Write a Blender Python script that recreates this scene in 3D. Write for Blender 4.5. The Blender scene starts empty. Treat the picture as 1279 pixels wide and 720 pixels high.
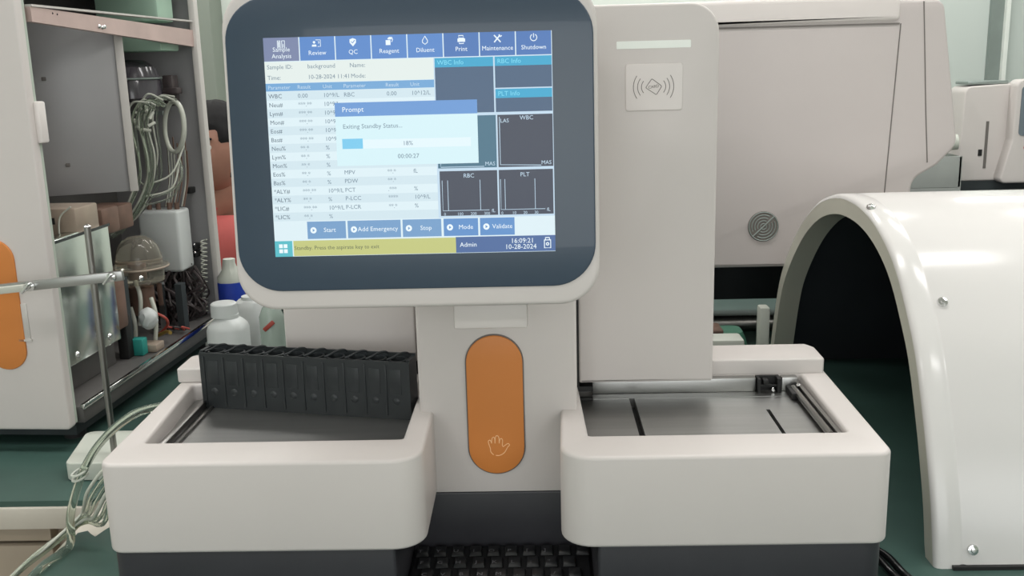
import bpy, bmesh, math, random
from mathutils import Vector, Matrix
random.seed(7)
S = bpy.context.scene
COL = S.collection
PI = math.pi

# ------------------------------------------------------------------ camera
def cam_axes(p, y, r):
    cp, sp, cy, sy = math.cos(p), math.sin(p), math.cos(y), math.sin(y)
    f = Vector((-sy*cp, cy*cp, -sp)); rt = Vector((cy, sy, 0)); up = rt.cross(f)
    return math.cos(r)*rt + math.sin(r)*up, -math.sin(r)*rt + math.cos(r)*up, f
cd = bpy.data.cameras.new('camera'); cam = bpy.data.objects.new('camera', cd); COL.objects.link(cam)
a, b, c = cam_axes(math.radians(12.75), math.radians(1.59), math.radians(-1.50))
cam.matrix_world = Matrix(((a.x, b.x, -c.x, 0), (a.y, b.y, -c.y, 0), (a.z, b.z, -c.z, .54), (0, 0, 0, 1)))
cd.sensor_width = 36; cd.lens = 1240/1279*36; cd.clip_start = .01
S.camera = cam

# ------------------------------------------------------------------ world, lights, exposure
w = bpy.data.worlds.new('world'); S.world = w; w.use_nodes = True
w.node_tree.nodes['Background'].inputs[0].default_value = (.8, .85, .9, 1)
w.node_tree.nodes['Background'].inputs[1].default_value = .3
S.view_settings.view_transform = 'Standard'; S.view_settings.look = 'None'
S.view_settings.exposure = 0; S.view_settings.gamma = 1
LIGHTS = [(-1.5, 1.2), (.2, 1.3), (1.9, 1.2), (-1.5, 2.8), (.2, 2.8), (1.9, 2.8), (-1.5, 4.4), (.2, 4.4), (1.9, 4.4), (-1.5, -.6), (1.9, -.6)]  # last two panels are unseen extras, added to brighten the front faces
LPOW = 12
for i, (x, y) in enumerate(LIGHTS):
    ld = bpy.data.lights.new('panel_lamp', 'AREA'); ld.shape = 'RECTANGLE'; ld.size = 1.15; ld.size_y = .28
    ld.energy = LPOW; ld.color = (1, .975, .97)
    lo = bpy.data.objects.new('panel_lamp', ld); COL.objects.link(lo); lo.location = (x, y, 1.915)

# unseen fill light, added behind the camera to brighten the front faces
ld = bpy.data.lights.new('front_fill_light', 'AREA'); ld.shape = 'RECTANGLE'; ld.size = 3.4; ld.size_y = 1.3; ld.energy = 40; ld.color = (.97, .98, 1)
lo = bpy.data.objects.new('front_fill_light', ld); COL.objects.link(lo); lo.location = (.2, -2.4, .85); lo.rotation_euler = (PI/2, 0, 0)

# ------------------------------------------------------------------ materials
def lin(c):
    return tuple(((v/255)/12.92 if v/255 <= .04045 else ((v/255+.055)/1.055)**2.4) for v in c)
def mat(name, rgb, rough=.5, metal=0, var=.04, scale=12, bump=0, trans=0, ior=1.45, emit=0, coat=0, alpha=1, stretch=None):
    m = bpy.data.materials.new(name); m.use_nodes = True; nt = m.node_tree; n = nt.nodes; L = nt.links
    p = n['Principled BSDF']; c = lin(rgb)
    tc = n.new('ShaderNodeTexCoord'); mp = n.new('ShaderNodeMapping')
    if stretch: mp.inputs['Scale'].default_value = stretch
    L.new(tc.outputs['Object'], mp.inputs['Vector'])
    nz = n.new('ShaderNodeTexNoise'); nz.inputs['Scale'].default_value = scale; nz.inputs['Detail'].default_value = 3
    L.new(mp.outputs[0], nz.inputs['Vector'])
    rp = n.new('ShaderNodeValToRGB'); L.new(nz.outputs['Fac'], rp.inputs[0])
    rp.color_ramp.elements[0].position = .3; rp.color_ramp.elements[1].position = .7
    rp.color_ramp.elements[0].color = (*[v*(1-var) for v in c], 1)
    rp.color_ramp.elements[1].color = (*[min(1, v*(1+var)) for v in c], 1)
    L.new(rp.outputs[0], p.inputs['Base Color'])
    p.inputs['Roughness'].default_value = rough; p.inputs['Metallic'].default_value = metal
    p.inputs['IOR'].default_value = ior; p.inputs['Transmission Weight'].default_value = trans
    p.inputs['Coat Weight'].default_value = coat; p.inputs['Alpha'].default_value = alpha
    if emit:
        L.new(rp.outputs[0], p.inputs['Emission Color']); p.inputs['Emission Strength'].default_value = emit
    if bump:
        bp = n.new('ShaderNodeBump'); bp.inputs['Strength'].default_value = bump; bp.inputs['Distance'].default_value = .002
        L.new(nz.outputs['Fac'], bp.inputs['Height']); L.new(bp.outputs[0], p.inputs['Normal'])
    return m
def glow(name, rgb, k=1.0):
    """backlit screen pixel colour"""
    m = bpy.data.materials.new(name); m.use_nodes = True; p = m.node_tree.nodes['Principled BSDF']
    c = lin(rgb); p.inputs['Base Color'].default_value = (.01, .01, .012, 1); p.inputs['Roughness'].default_value = .35
    p.inputs['Emission Color'].default_value = (*c, 1); p.inputs['Emission Strength'].default_value = k
    return m
M = dict(
    shell=mat('white_plastic', (206, 200, 196), .42, var=.015, scale=5, bump=.02),
    shell_b=mat('cream_plastic', (184, 177, 174), .45, var=.02, scale=5),
    shell_side=mat('grey_plastic', (196, 192, 187), .5, var=.02, scale=5),
    pale=mat('pale_translucent_strip', (238, 243, 236), .35, var=.01),
    pad=mat('pad_plastic', (222, 216, 212), .4, var=.01),
    seam=mat('seam_shadow_gap', (110, 106, 102), .8),
    ink=mat('grey_print', (120, 115, 110), .7),
    base=mat('charcoal_plastic', (52, 52, 56), .38, var=.06, scale=20),
    keyb=mat('keyboard_plastic', (22, 23, 25), .5, var=.1, scale=30),
    keycap=mat('keycap_plastic', (26, 27, 29), .42, var=.1, scale=60),
    legend=mat('key_legend_print', (120, 120, 124), .6),
    glass=mat('bezel_glass', (52, 68, 84), .3, var=.03, scale=3, coat=.2),  # blue tint includes the screen's bloom on the dark glass
    orange=mat('orange_plastic', (206, 128, 62), .45, var=.02, scale=6),
    hand=mat('hand_print', (245, 200, 150), .5),
    steel=mat('brushed_steel', (172, 172, 170), .36, 1, var=.06, scale=9, stretch=(1, 12, 1), bump=.03),
    steel_m=mat('mirror_steel', (215, 220, 214), .2, 1, var=.04, scale=4),
    chrome=mat('chrome', (225, 225, 225), .12, 1, var=.02),
    rod=mat('dull_steel', (150, 148, 145), .3, 1, var=.06, scale=20),
    slot=mat('dark_slot', (30, 30, 30), .6),
    rack=mat('rack_plastic', (40, 44, 46), .42, var=.1, scale=25),
    rack_d=mat('rack_hole', (12, 13, 14), .7),
    cover=mat('glossy_white_cover', (212, 210, 207), .17, var=.012, scale=2.5),
    rim=mat('cover_rim', (200, 198, 184), .3, var=.03, scale=4),
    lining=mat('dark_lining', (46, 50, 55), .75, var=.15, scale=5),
    bench=mat('green_bench_mat', (58, 84, 77), .45, var=.16, scale=7, bump=.1),
    benchw=mat('white_bench_board', (196, 190, 178), .6, var=.05, scale=18, bump=.2),
    drawer=mat('beige_drawer', (165, 152, 135), .6, var=.05, scale=4),
    wall=mat('pale_green_wall', (222, 230, 222), .8, var=.02, scale=1.5),
    wallg=mat('grey_green_column', (132, 140, 130), .7, var=.04, scale=2),
    floor=mat('floor_vinyl', (160, 158, 152), .5, var=.08, scale=3),
    ceil=mat('ceiling_tile', (225, 225, 220), .9, var=.02, scale=6),
    alu=mat('aluminium_frame', (150, 160, 156), .4, .6, var=.04),
    frost=mat('frosted_pane', (205, 214, 208), .6, var=.02, scale=2),
    lamp=mat('lamp_diffuser', (255, 252, 245), .6, emit=3),
    pink=mat('pinkish_metal_rail', (200, 176, 170), .4, .3, var=.08, scale=14),
    ingrey=mat('inner_grey_paint', (158, 157, 158), .42, .3, var=.06, scale=5),
    indark=mat('inner_dark_paint', (92, 90, 88), .5, .2, var=.2, scale=9),
    green=mat('light_green_plastic', (170, 200, 180), .45, var=.04),
    clear=mat('clear_tube', (222, 230, 218), .08, trans=.93, ior=1.22, var=.05, scale=40),
    milky=mat('milky_tube', (214, 216, 204), .25, trans=.25, ior=1.35, var=.04, scale=30),
    milkb=mat('milky_bottle', (222, 226, 224), .35, trans=.2, var=.02, scale=8),
    jarg=mat('clear_jar', (225, 220, 205), .04, trans=.85, ior=1.3),
    brown=mat('brown_part', (112, 88, 76), .5, var=.25, scale=25),
    beigem=mat('beige_metal', (165, 150, 135), .45, .3, var=.12, scale=20),
    wire=mat('dark_wire', (62, 54, 54), .5, var=.3, scale=60),
    teal=mat('teal_plastic', (40, 140, 130), .5),
    red=mat('red_plastic', (165, 70, 60), .5), yellow=mat('brass_part', (190, 160, 90), .3, .7),
    blue=mat('blue_plastic', (40, 66, 170), .45),
    foam=mat('white_block_plastic', (190, 194, 184), .5, var=.03),
    cable=mat('black_cable', (16, 17, 18), .25),
    darkg=mat('dark_green_cloth', (44, 76, 62), .8, var=.3, scale=30, bump=.4),
    greenc=mat('green_box_plastic', (70, 118, 98), .5, var=.1, scale=20),
    cab=mat('dark_cabinet', (48, 54, 56), .6, var=.1),
    dgrey=mat('grey_screen_panel', (110, 122, 130), .3), reddot=mat('red_print', (200, 90, 90), .6),
    skin=mat('skin', (168, 124, 106), .5, var=.05, scale=30), hair=mat('black_hair', (20, 19, 20), .85, var=.3, scale=90, stretch=(1, 1, .2), bump=.5),
    shirt=mat('coral_red_cloth', (186, 92, 88), .8, var=.06, scale=25, bump=.2), jeans=mat('navy_cloth', (44, 50, 70), .85, var=.1, scale=40),
    shoe=mat('shoe_leather', (30, 28, 28), .4), eye=mat('eye_white', (225, 220, 215), .2), iris=mat('iris', (30, 20, 16), .2), lip=mat('lip', (160, 92, 84), .45),
)

# ------------------------------------------------------------------ helpers
def smooth(me, ang=35):
    for p in me.polygons: p.use_smooth = True
    try: me.set_sharp_from_angle(angle=math.radians(ang))
    except Exception: pass
def finish(name, me, m, parent=None, kind=None, ang=35):
    if m is not None:
        me.materials.clear(); me.materials.append(m)
    smooth(me, ang)
    o = bpy.data.objects.new(name, me); COL.objects.link(o); me.name = name
    if parent: o.parent = parent
    if kind: o['kind'] = kind
    return o
def obj(name, bm, m, parent=None, kind=None, ang=35):
    me = bpy.data.meshes.new(name); bmesh.ops.recalc_face_normals(bm, faces=bm.faces); bm.to_mesh(me); bm.free()
    return finish(name, me, m, parent, kind, ang)
def tag(o, label, cat, group=None):
    o['label'] = label; o['category'] = cat
    if group: o['group'] = group
    return o
def thing(name, label, cat, loc=(0, 0, 0), rz=0, group=None):
    o = bpy.data.objects.new(name, None); COL.objects.link(o); o.location = loc; o.rotation_euler = (0, 0, rz); o.empty_display_size = .05
    return tag(o, label, cat, group)
def B(bm, x0, x1, y0, y1, z0, z1, bev=0, seg=2, mtx=None):
    r = bmesh.ops.create_cube(bm, size=1); vs = r['verts']
    for v in vs:
        v.co = Vector((x0+(v.co.x+.5)*(x1-x0), y0+(v.co.y+.5)*(y1-y0), z0+(v.co.z+.5)*(z1-z0)))
    if bev:
        es = list({e for v in vs for e in v.link_edges})
        rr = bmesh.ops.bevel(bm, geom=es, offset=bev, segments=seg, affect='EDGES', profile=.5)
        vs = list({v for f in rr['faces'] for v in f.verts} | {v for v in vs if v.is_valid})
    if mtx is not None:
        for v in vs: v.co = mtx @ v.co
    return vs
def box(name, x0, x1, y0, y1, z0, z1, m, parent=None, bev=0, kind=None, seg=2):
    bm = bmesh.new(); B(bm, x0, x1, y0, y1, z0, z1, bev, seg); return obj(name, bm, m, parent, kind)
def crom(pts, n=8):
    P = [Vector(p) for p in pts]; P = [2*P[0]-P[1]] + P + [2*P[-1]-P[-2]]; out = []
    for i in range(1, len(P)-2):
        for k in range(n):
            t = k/n; a, b, c, d = P[i-1:i+3]
            out.append(.5*((2*b)+(c-a)*t+(2*a-5*b+4*c-d)*t*t+(3*b-a-3*c+d)*t**3))
    out.append(P[-2]); return out
def T(bm, pts, r, seg=8, closed=False, caps=True):
    pts = [Vector(p) for p in pts]; n = len(pts); rings = []; up = None
    rr = r if isinstance(r, (list, tuple)) else [r]*n
    for i, p in enumerate(pts):
        if closed: t = pts[(i+1) % n]-pts[i-1]
        else: t = pts[min(i+1, n-1)]-pts[max(i-1, 0)]
        t.normalize()
        if up is None:
            up = Vector((0, 0, 1)) if abs(t.z) < .9 else Vector((1, 0, 0))
        s = t.cross(up)
        if s.length < 1e-6: s = t.cross(Vector((.3, .8, .1)))
        s.normalize(); up = s.cross(t).normalized()
        rings.append([bm.verts.new(p+rr[i]*(math.cos(2*PI*k/seg)*s+math.sin(2*PI*k/seg)*up)) for k in range(seg)])
    for i in range(n if closed else n-1):
        A, C = rings[i], rings[(i+1) % n]
        for k in range(seg): bm.faces.new((A[k], A[(k+1) % seg], C[(k+1) % seg], C[k]))
    if caps and not closed:
        bm.faces.new(rings[0][::-1]); bm.faces.new(rings[-1])
def tube(name, pts, r, m, parent=None, seg=8, sm=6, closed=False):
    bm = bmesh.new(); T(bm, crom(pts, sm) if (sm and not closed) else pts, r, seg, closed); return obj(name, bm, m, parent, ang=60)
def lathe(bm, prof, cx=0, cy=0, cz=0, seg=28, mtx=None):
    rings = []
    for r, z in prof:
        if r < 1e-5: v = bm.verts.new((cx, cy, cz+z)); rings.append([v])
        else: rings.append([bm.verts.new((cx+r*math.cos(2*PI*k/seg), cy+r*math.sin(2*PI*k/seg), cz+z)) for k in range(seg)])
    for A, C in zip(rings, rings[1:]):
        for k in range(seg):
            q = [A[k % len(A)], A[(k+1) % len(A)], C[(k+1) % len(C)], C[k % len(C)]]
            q = [v for i, v in enumerate(q) if v not in q[:i]]
            if len(q) > 2: bm.faces.new(q)
    if mtx is not None:
        for R in rings:
            for v in R: v.co = mtx @ v.co
def rnd(pts, radii, n=6):
    """round the corners of a polygon"""
    out = []; N = len(pts)
    if not isinstance(radii, (list, tuple)): radii = [radii]*N
    for i in range(N):
        p = Vector(pts[i]).to_2d(); r = radii[i]
        if r <= 0: out.append(tuple(p)); continue
        u = (Vector(pts[i-1]).to_2d()-p).normalized(); v = (Vector(pts[(i+1) % N]).to_2d()-p).normalized()
        ang = u.angle(v); d = r/math.tan(ang/2)
        bis = (u+v).normalized(); c = p+bis*(r/math.sin(ang/2)); s = p+u*d-c; e = p+v*d-c
        a0 = math.atan2(s.y, s.x); da = (math.atan2(e.y, e.x)-a0+PI) % (2*PI)-PI
        for k in range(n+1): t = a0+da*k/n; out.append((c.x+r*math.cos(t), c.y+r*math.sin(t)))
    return out
def rect(x0, x1, y0, y1, r=0, n=6): return rnd([(x0, y0), (x1, y0), (x1, y1), (x0, y1)], r, n) if r else [(x0, y0), (x1, y0), (x1, y1), (x0, y1)]
def plate_me(outer, holes, lo, hi, plane='XY', bev=0, seg=2):
    cu = bpy.data.curves.new('outline', 'CURVE'); cu.dimensions = '2D'; cu.fill_mode = 'BOTH'
    for L in [outer]+list(holes):
        sp = cu.splines.new('POLY'); sp.points.add(len(L)-1); sp.use_cyclic_u = True
        for q, (x, y) in zip(sp.points, L): q.co = (x, y, 0, 1)
    cu.extrude = (hi-lo)/2-bev; cu.bevel_depth = bev; cu.bevel_resolution = seg; cu.offset = -bev
    o = bpy.data.objects.new('outline', cu); COL.objects.link(o); dg = bpy.context.evaluated_depsgraph_get(); dg.update()
    me = bpy.data.meshes.new_from_object(o.evaluated_get(dg)); bpy.data.objects.remove(o); bpy.data.curves.remove(cu)
    mid = (lo+hi)/2
    for v in me.vertices:
        x, y, z = v.co
        v.co = (x, y, z+mid) if plane == 'XY' else (x, mid-z, y) if plane == 'XZ' else (z+mid, x, y)
    bm = bmesh.new(); bm.from_mesh(me); bmesh.ops.remove_doubles(bm, verts=bm.verts, dist=1e-6); bm.to_mesh(me); bm.free()
    return me
def plate(name, outer, lo, hi, m, parent=None, holes=(), plane='XY', bev=0, kind=None, seg=2):
    return finish(name, plate_me(outer, holes, lo, hi, plane, bev, seg), m, parent, kind)
def text_me(items, thick=.00005):
    """items: (string, x, z, size, align). Flat lettering in the XZ plane, y=0"""
    bm = bmesh.new()
    for s, x, z, size, al in items:
        cu = bpy.data.curves.new('lettering', 'FONT'); cu.body = s; cu.size = size; cu.align_x = al; cu.resolution_u = 2
        o = bpy.data.objects.new('lettering', cu); COL.objects.link(o); dg = bpy.context.evaluated_depsgraph_get(); dg.update()
        me = bpy.data.meshes.new_from_object(o.evaluated_get(dg)); bpy.data.objects.remove(o); bpy.data.curves.remove(cu)
        for v in me.vertices: v.co = (v.co.x+x, 0, v.co.y+z)
        bm.from_mesh(me); bpy.data.meshes.remove(me)
    me = bpy.data.meshes.new('lettering'); bm.to_mesh(me); bm.free(); return me
def screw(name, p, r, parent, axis='Y', m=None):
    bm = bmesh.new(); lathe(bm, [(0, r*.7), (r*.55, r*.6), (r*.9, r*.25), (r, 0), (r*.95, -r*.2), (0, -r*.2)], seg=14)
    R = Matrix.Rotation(PI/2, 4, 'X') if axis == 'Y' else Matrix.Rotation(PI/2, 4, 'Y') if axis == 'X' else Matrix.Identity(4)
    for v in bm.verts: v.co = R @ v.co + Vector(p)
    return obj(name, bm, m or M['chrome'], parent)

# ------------------------------------------------------------------ setting
FZ, CZ = -.75, 1.95
box('floor', -3.2, 3.6, -2.5, 5.2, FZ-.05, FZ, M['floor'], kind='structure')
box('ceiling', -3.2, 3.6, -2.5, 5.2, CZ, CZ+.05, M['ceil'], kind='structure')
box('wall_back', -3.2, 3.6, 5.2, 5.3, FZ-.05, CZ+.05, M['wall'], kind='structure')
box('wall_left', -3.3, -3.2, -2.5, 5.3, FZ-.05, CZ+.05, M['wall'], kind='structure')
box('wall_right', 3.6, 3.7, -2.5, 5.3, FZ-.05, CZ+.05, M['wall'], kind='structure')
box('wall_front', -3.3, 3.7, -2.6, -2.5, FZ-.05, CZ+.05, M['wall'], kind='structure')
box('trim_1', -1.95, -1.58, 5.0, 5.199, FZ, CZ, M['wallg'], kind='structure', bev=.01)
# glazed partition in the back wall (pale frosted panes, aluminium frame)
bm = bmesh.new()
B(bm, 1.2, 3.4, 5.13, 5.199, .25, .31); B(bm, 1.2, 3.4, 5.13, 5.199, 1.72, 1.78)
for x in (1.2, 2.262, 3.34): B(bm, x, x+.06, 5.13, 5.199, .31, 1.72)
wn = obj('window_1', bm, M['alu'], kind='structure')
box('pane', 1.26, 2.262, 5.16, 5.175, .31, 1.72, M['frost'], wn); box('pane', 2.322, 3.34, 5.16, 5.175, .31, 1.72, M['frost'], wn)
box('mullion_edge', 2.322, 2.342, 5.105, 5.13, .31, 1.72, M['pale'], wn)
bm = bmesh.new()  # unseen window, added to go with the fill light behind the camera
for x in (-1.56, -.42, .76, 1.9): B(bm, x, x+.06, -2.5, -2.44, .2, 1.5)
B(bm, -1.56, 1.96, -2.5, -2.44, .14, .2); B(bm, -1.56, 1.96, -2.5, -2.44, 1.5, 1.56)
w2 = obj('added_window', bm, M['alu'], kind='structure')
for x in (-1.5, -.36, .82): box('pane', x, x+1.08, -2.49, -2.48, .2, 1.5, M['frost'], w2)
# panel lights on the ceiling
for i, (x, y) in enumerate(LIGHTS):
    t = thing('ceiling_light', 'ceiling light panel in the %s row, %s' % (('near', 'middle', 'far', 'added rear')[i//3], ('left of the analyzer', 'above the analyzer aisle', 'right of the analyzer')[i % 3]), 'light', (x, y, 1.93), group='ceiling light panels')
    bm = bmesh.new(); B(bm, -.62, .62, -.18, -.15, -.002, .019); B(bm, -.62, .62, .15, .18, -.002, .019); B(bm, -.62, -.59, -.15, .15, -.002, .019); B(bm, .59, .62, -.15, .15, -.002, .019)
    obj('frame', bm, M['alu'], t); box('diffuser', -.59, .59, -.15, .15, .004, .016, M['lamp'], t)

# ------------------------------------------------------------------ benches
t = thing('lab_bench', 'green topped lab bench with a torn white edge under the front analyzer', 'bench', (0, 0, 0))
box('bench_board', -.572, 2.2, .55, 2.3, -.035, -.003, M['benchw'], t, bev=.002)
edge = [(-.566, .55), (-.566, .93), (-.571, .985), (-.566, 1.01), (-.566, 1.05), (-.561, 1.07), (-.563, 1.092), (-.553, 1.098), (-.546, 1.090), (-.537, 1.082), (-.533, 1.098), (-.5275, 1.115), (-.536, 1.14), (-.54, 1.2), (-.543, 1.4), (-.55, 2.3)]
plate('green_mat', [(2.19, 2.29), (-.55, 2.29)][::1]+[] + list(reversed(edge[:-1])) + [(2.19, .55)], -.003, 0, M['bench'], t)
for x in (-.5, .8, 2.05):
    box('leg_panel', x, x+.1, .65, 2.2, FZ, -.035, M['drawer'], t)
t = thing('side_bench', 'green topped lab bench with beige drawers under the opened analyzer', 'bench', (0, 0, 0))
box('bench_top', -2.6, -.585, 1.185, 2.0, -.008, 0, M['bench'], t)
box('apron', -2.6, -.585, 1.18, 2.0, -.038, -.008, M['benchw'], t, bev=.002)
box('carcass', -2.6, -.61, 1.215, 1.95, FZ, -.038, M['drawer'], t)
for i in range(4):
    x1 = -.652-i*.45; 
    box('drawer', x1-.44, x1, 1.195, 1.215, -.062, -.042, M['drawer'], t, bev=.002)
    box('door', x1-.44, x1, 1.195, 1.215, -.6, -.068, M['drawer'], t, bev=.003)
t = thing('low_cabinet', 'dark storage cabinet behind the bench beneath the grille unit', 'cabinet', (0, 0, 0))
box('body', .15, 1.0, 2.45, 2.8, FZ, .12, M['cab'], t, bev=.004); box('door', .16, .57, 2.435, 2.45, FZ+.05, .11, M['cab'], t, bev=.003); box('door', .58, .99, 2.435, 2.45, FZ+.05, .11, M['cab'], t, bev=.003)
t = thing('far_bench', 'dark bench along the back wall under the distant analyzer', 'bench', (0, 0, 0))
box('worktop', 1.1, 3.5, 3.6, 4.9, -.04, 0, M['cab'], t, bev=.004); box('carcass', 1.15, 3.45, 3.7, 4.88, FZ, -.04, M['cab'], t)

# ------------------------------------------------------------------ main analyzer
A = thing('blood_analyzer', 'white benchtop analyzer with touchscreen, orange button and two sample trays', 'analyzer', (0, 0, 0))
SH = M['shell']
# base with keyboard recess
out = [(-.411, .855), (-.14, .855), (-.14, .979), (.05, .979), (.05, .855), (.318, .855), (.319, 1.15), (-.411, 1.15)]
plate('base', rnd(out, [.014, .004, .003, .003, .004, .02, .01, .01]), .028, .097, M['base'], A, bev=.002)
plate('base_floor', rnd([(-.39, .868), (.303, .868), (.31, 1.14), (-.40, 1.14)], .015), .004, .028, M['base'], A, bev=.002)
for x, y in ((-.35, .9), (.27, .9), (-.22, 1.1), (.27, 1.1)):
    bm = bmesh.new(); lathe(bm, [(0, 0), (.015, 0), (.013, .004), (0, .004)], x, y, 0); obj('foot', bm, M['slot'], A)
# left tray
def tray(name, outer, rad, hole, bed):
    o = plate(name, rnd(outer, rad, 8), .097, .1875, SH, A, holes=[rnd(hole, .004, 3)], bev=.0038, seg=3)
    return o
lt = tray('left_tray', [(-.4125, .85), (-.1115, .85), (-.1125, .98), (-.113, 1.15), (-.422, 1.15)], [.016, .03, .002, .002, .006],
          [(-.388, .905), (-.135, .905), (-.135, 1.086), (-.402, 1.086)], None)
rt = tray('right_tray', [(.016, .85), (.3195, .85), (.327, 1.15), (.02, 1.15), (.02, .98)], [.03, .016, .006, .002, .002],
          [(.045, .905), (.293, .905), (.2955, 1.087), (.0405, 1.087)], None)
box('tray_bed', -.40, -.128, .9, 1.09, .155, .168, M['steel'], lt)
box('side_channel', -.3865, -.379, .91, 1.085, .168, .176, M['rod'], lt, bev=.001)
box('side_channel', -.374, -.371, .91, 1.085, .168, .171, M['rod'], lt)
bm = bmesh.new(); B(bm, .036, .0985, .9, 1.06, .155, .17); B(bm, .1045, .2415, .9, 1.06, .155, .17); B(bm, .2455, .301, .9, 1.06, .155, .17)
B(bm, .036, .3, 1.06, 1.092, .155, .1705); obj('tray_bed', bm, M['steel'], rt)
box('slot', .0985, .1045, .9, 1.06, .150, .160, M['slot'], rt); box('slot', .2415, .2455, .9, 1.018, .150, .160, M['slot'], rt)
box('slot_end', .2415, .2455, 1.018, 1.06, .155, .17, M['steel'], rt)
box('back_ledge', .058, .243, 1.076, 1.087, .1705, .1865, M['steel'], rt, bev=.001)
box('back_ledge', .272, .29, 1.076, 1.087, .1705, .1865, M['steel'], rt, bev=.001)
bm = bmesh.new(); B(bm, .041, .058, 1.055, 1.087, .181, .187); B(bm, .041, .058, 1.055, 1.06, .1705, .1735); obj('stop_block', bm, M['slot'], rt)
bm = bmesh.new(); T(bm, [(.2835, .925, .1765), (.2835, 1.07, .1765)], .0035, 10); B(bm, .288, .292, .915, 1.08, .17, .181); obj('guide_rail', bm, M['rod'], rt)
bm = bmesh.new(); B(bm, .276, .283, 1.045, 1.075, .17, .178, .001); obj('clip', bm, M['slot'], rt); screw('screw', (.287, 1.062, .182), .0028, rt, 'Z')
bm = bmesh.new(); B(bm, .244, .247, 1.070, 1.086, .1705, .187); B(bm, .266, .270, 1.070, 1.086, .1705, .187); B(bm, .247, .266, 1.082, 1.086, .1705, .187); B(bm, .247, .266, 1.072, 1.076, .1775, .1795); B(bm, .250, .256, 1.070, 1.08, .18, .186, .001); obj('sample_gate', bm, M['slot'], rt)
screw('screw', (.2615, 1.072, .1735), .003, rt, 'Y')
# raised rear rims
plate('rear_rim', rnd([(-.422, 1.092), (-.30, 1.092), (-.30, 1.15), (-.422, 1.15)], [.004, .002, .002, .01]), .1875, .2045, SH, A, bev=.002)
plate('rear_rim', rnd([(.192, 1.088), (.3225, 1.088), (.3235, 1.135), (.316, 1.15), (.192, 1.15)], [.002, .004, .004, .004, .002]), .1865, .2045, SH, A, bev=.002)
# pedestal
plate('pedestal', rnd([(-.127, .979), (.0375, .979), (.0375, 1.2), (-.127, 1.2)], [.004, .004, 0, 0]), .097, .57, SH, A, bev=.001)
# orange button
pill = rnd([(-.0765, .119), (-.0185, .119), (-.0185, .2695), (-.0765, .2695)], .0288, 12)
plate('button_seat', rnd([(-.0777, .1178), (-.0173, .1178), (-.0173, .2707), (-.0777, .2707)], .03, 12), .9775, .9795, M['seam'], A, plane='XZ')
sb = plate('start_button', pill, .9755, .9785, M['orange'], A, plane='XZ', bev=.001)
def strokes(name, paths, r, m, parent, y):
    bm = bmesh.new()
    for p in paths:
        pts = [(x, y, z) for x, z in p]; pp = crom(pts, 4)
        T(bm, pp, r, 6)
    return obj(name, bm, m, parent)
hx, hz = -.0455, .148
hp = [[(-.0085, -.001), (-.0100, .004), (-.0105, .0075), (-.0085, .0085), (-.0072, .005)],
      [(-.0072, .005), (-.0068, .0095), (-.0058, .0115), (-.0040, .0110), (-.0036, .0050)],
      [(-.0036, .0050), (-.0030, .0115), (-.0015, .0135), (.0005, .0115), (.0008, .0050)],
      [(.0008, .0050), (.0018, .0095), (.0035, .0100), (.0044, .0080), (.0040, .0030)],
      [(.0040, .0030), (.0048, .0012), (.0070, .0028), (.0100, .0045), (.0115, .0028), (.0095, .0005), (.006, -.0055), (.001, -.0085), (-.003, -.0085)],
      [(-.0085, -.001), (-.0082, -.0045), (-.0055, -.0078)]]
strokes('hand_icon', [[(hx+x, hz+z) for x, z in p] for p in hp], .00045, M['hand'], sb, .9755)
# towers
plate('right_tower', rnd([(.0425, .1925), (.1895, .1925), (.1895, .596), (.0425, .596)], [.002, .003, .03, .006], 10), 1.05, 1.2, SH, A, plane='XZ', bev=.003)
box('tower_gap', .0375, .0425, 1.052, 1.2, .1875, .5, M['slot'], A)
plate('left_tower', rnd([(-.2945, .2045), (-.143, .2045), (-.143, .596), (-.2945, .596)], [.002, .003, .006, .03], 8), 1.1, 1.22, SH, A, plane='XZ', bev=.003)
box('tower_gap', -.143, -.127, 1.105, 1.2, .1875, .56, M['slot'], A)
box('tower_foot', -.285, -.143, 1.11, 1.2, .1875, .2045, M['slot'], A); box('tower_foot', .05, .185, 1.095, 1.19, .1875, .193, M['slot'], A)
# upper body behind the towers
plate('upper_body', rnd([(-.27, .288), (.186, .288), (.186, .592), (-.27, .592)], .01), 1.2, 1.5, M['shell_b'], A, plane='XZ', bev=.004)
box('lower_chassis', -.25, .186, 1.2, 1.48, .004, .29, M['shell_side'], A, bev=.004)
# card reader pad and light strip on right tower
def onp(name, pts, y, th, m, parent, bev=0): return plate(name, pts, y-th, y, m, parent, plane='XZ', bev=bev)
onp('light_strip', rect(.0845, .1605, .5515, .5592, .001), 1.0505, .001, M['pale'], A)
pad = onp('card_reader_pad', rect(.0935, .1525, .4885, .5365, .003), 1.0505, .002, M['pad'], A, .0008)
cx, cz = .1225, .5128
paths = []
for k, (r, h) in enumerate(((.0125, .006), (.0165, .0085), (.0208, .0115))):
    for s in (-1, 1):
        paths.append([(cx+s*(r*1.0-.0022*abs(i/3)**2*(1+.3*k)), cz+h*i/3) for i in range(-3, 4)])
strokes('wave_mark', paths, .00035, M['ink'], pad, 1.0484)
dm = [(cx-.0082, cz-.0008), (cx-.0018, cz+.0082), (cx+.0085, cz+.0005), (cx+.003, cz-.0082)]
bm = bmesh.new(); T(bm, [(x, 1.0484, z) for x, z in rnd(dm, .001, 3)], .00035, 6, closed=True); obj('card_mark', bm, M['ink'], pad)
me = text_me([('CARD', 0, -.0012, .0042, 'CENTER')])
o = finish('card_lettering', me, M['ink'], pad); o.location = (cx, 1.0481, cz); o.rotation_euler = (0, math.radians(-8), 0)

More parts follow.
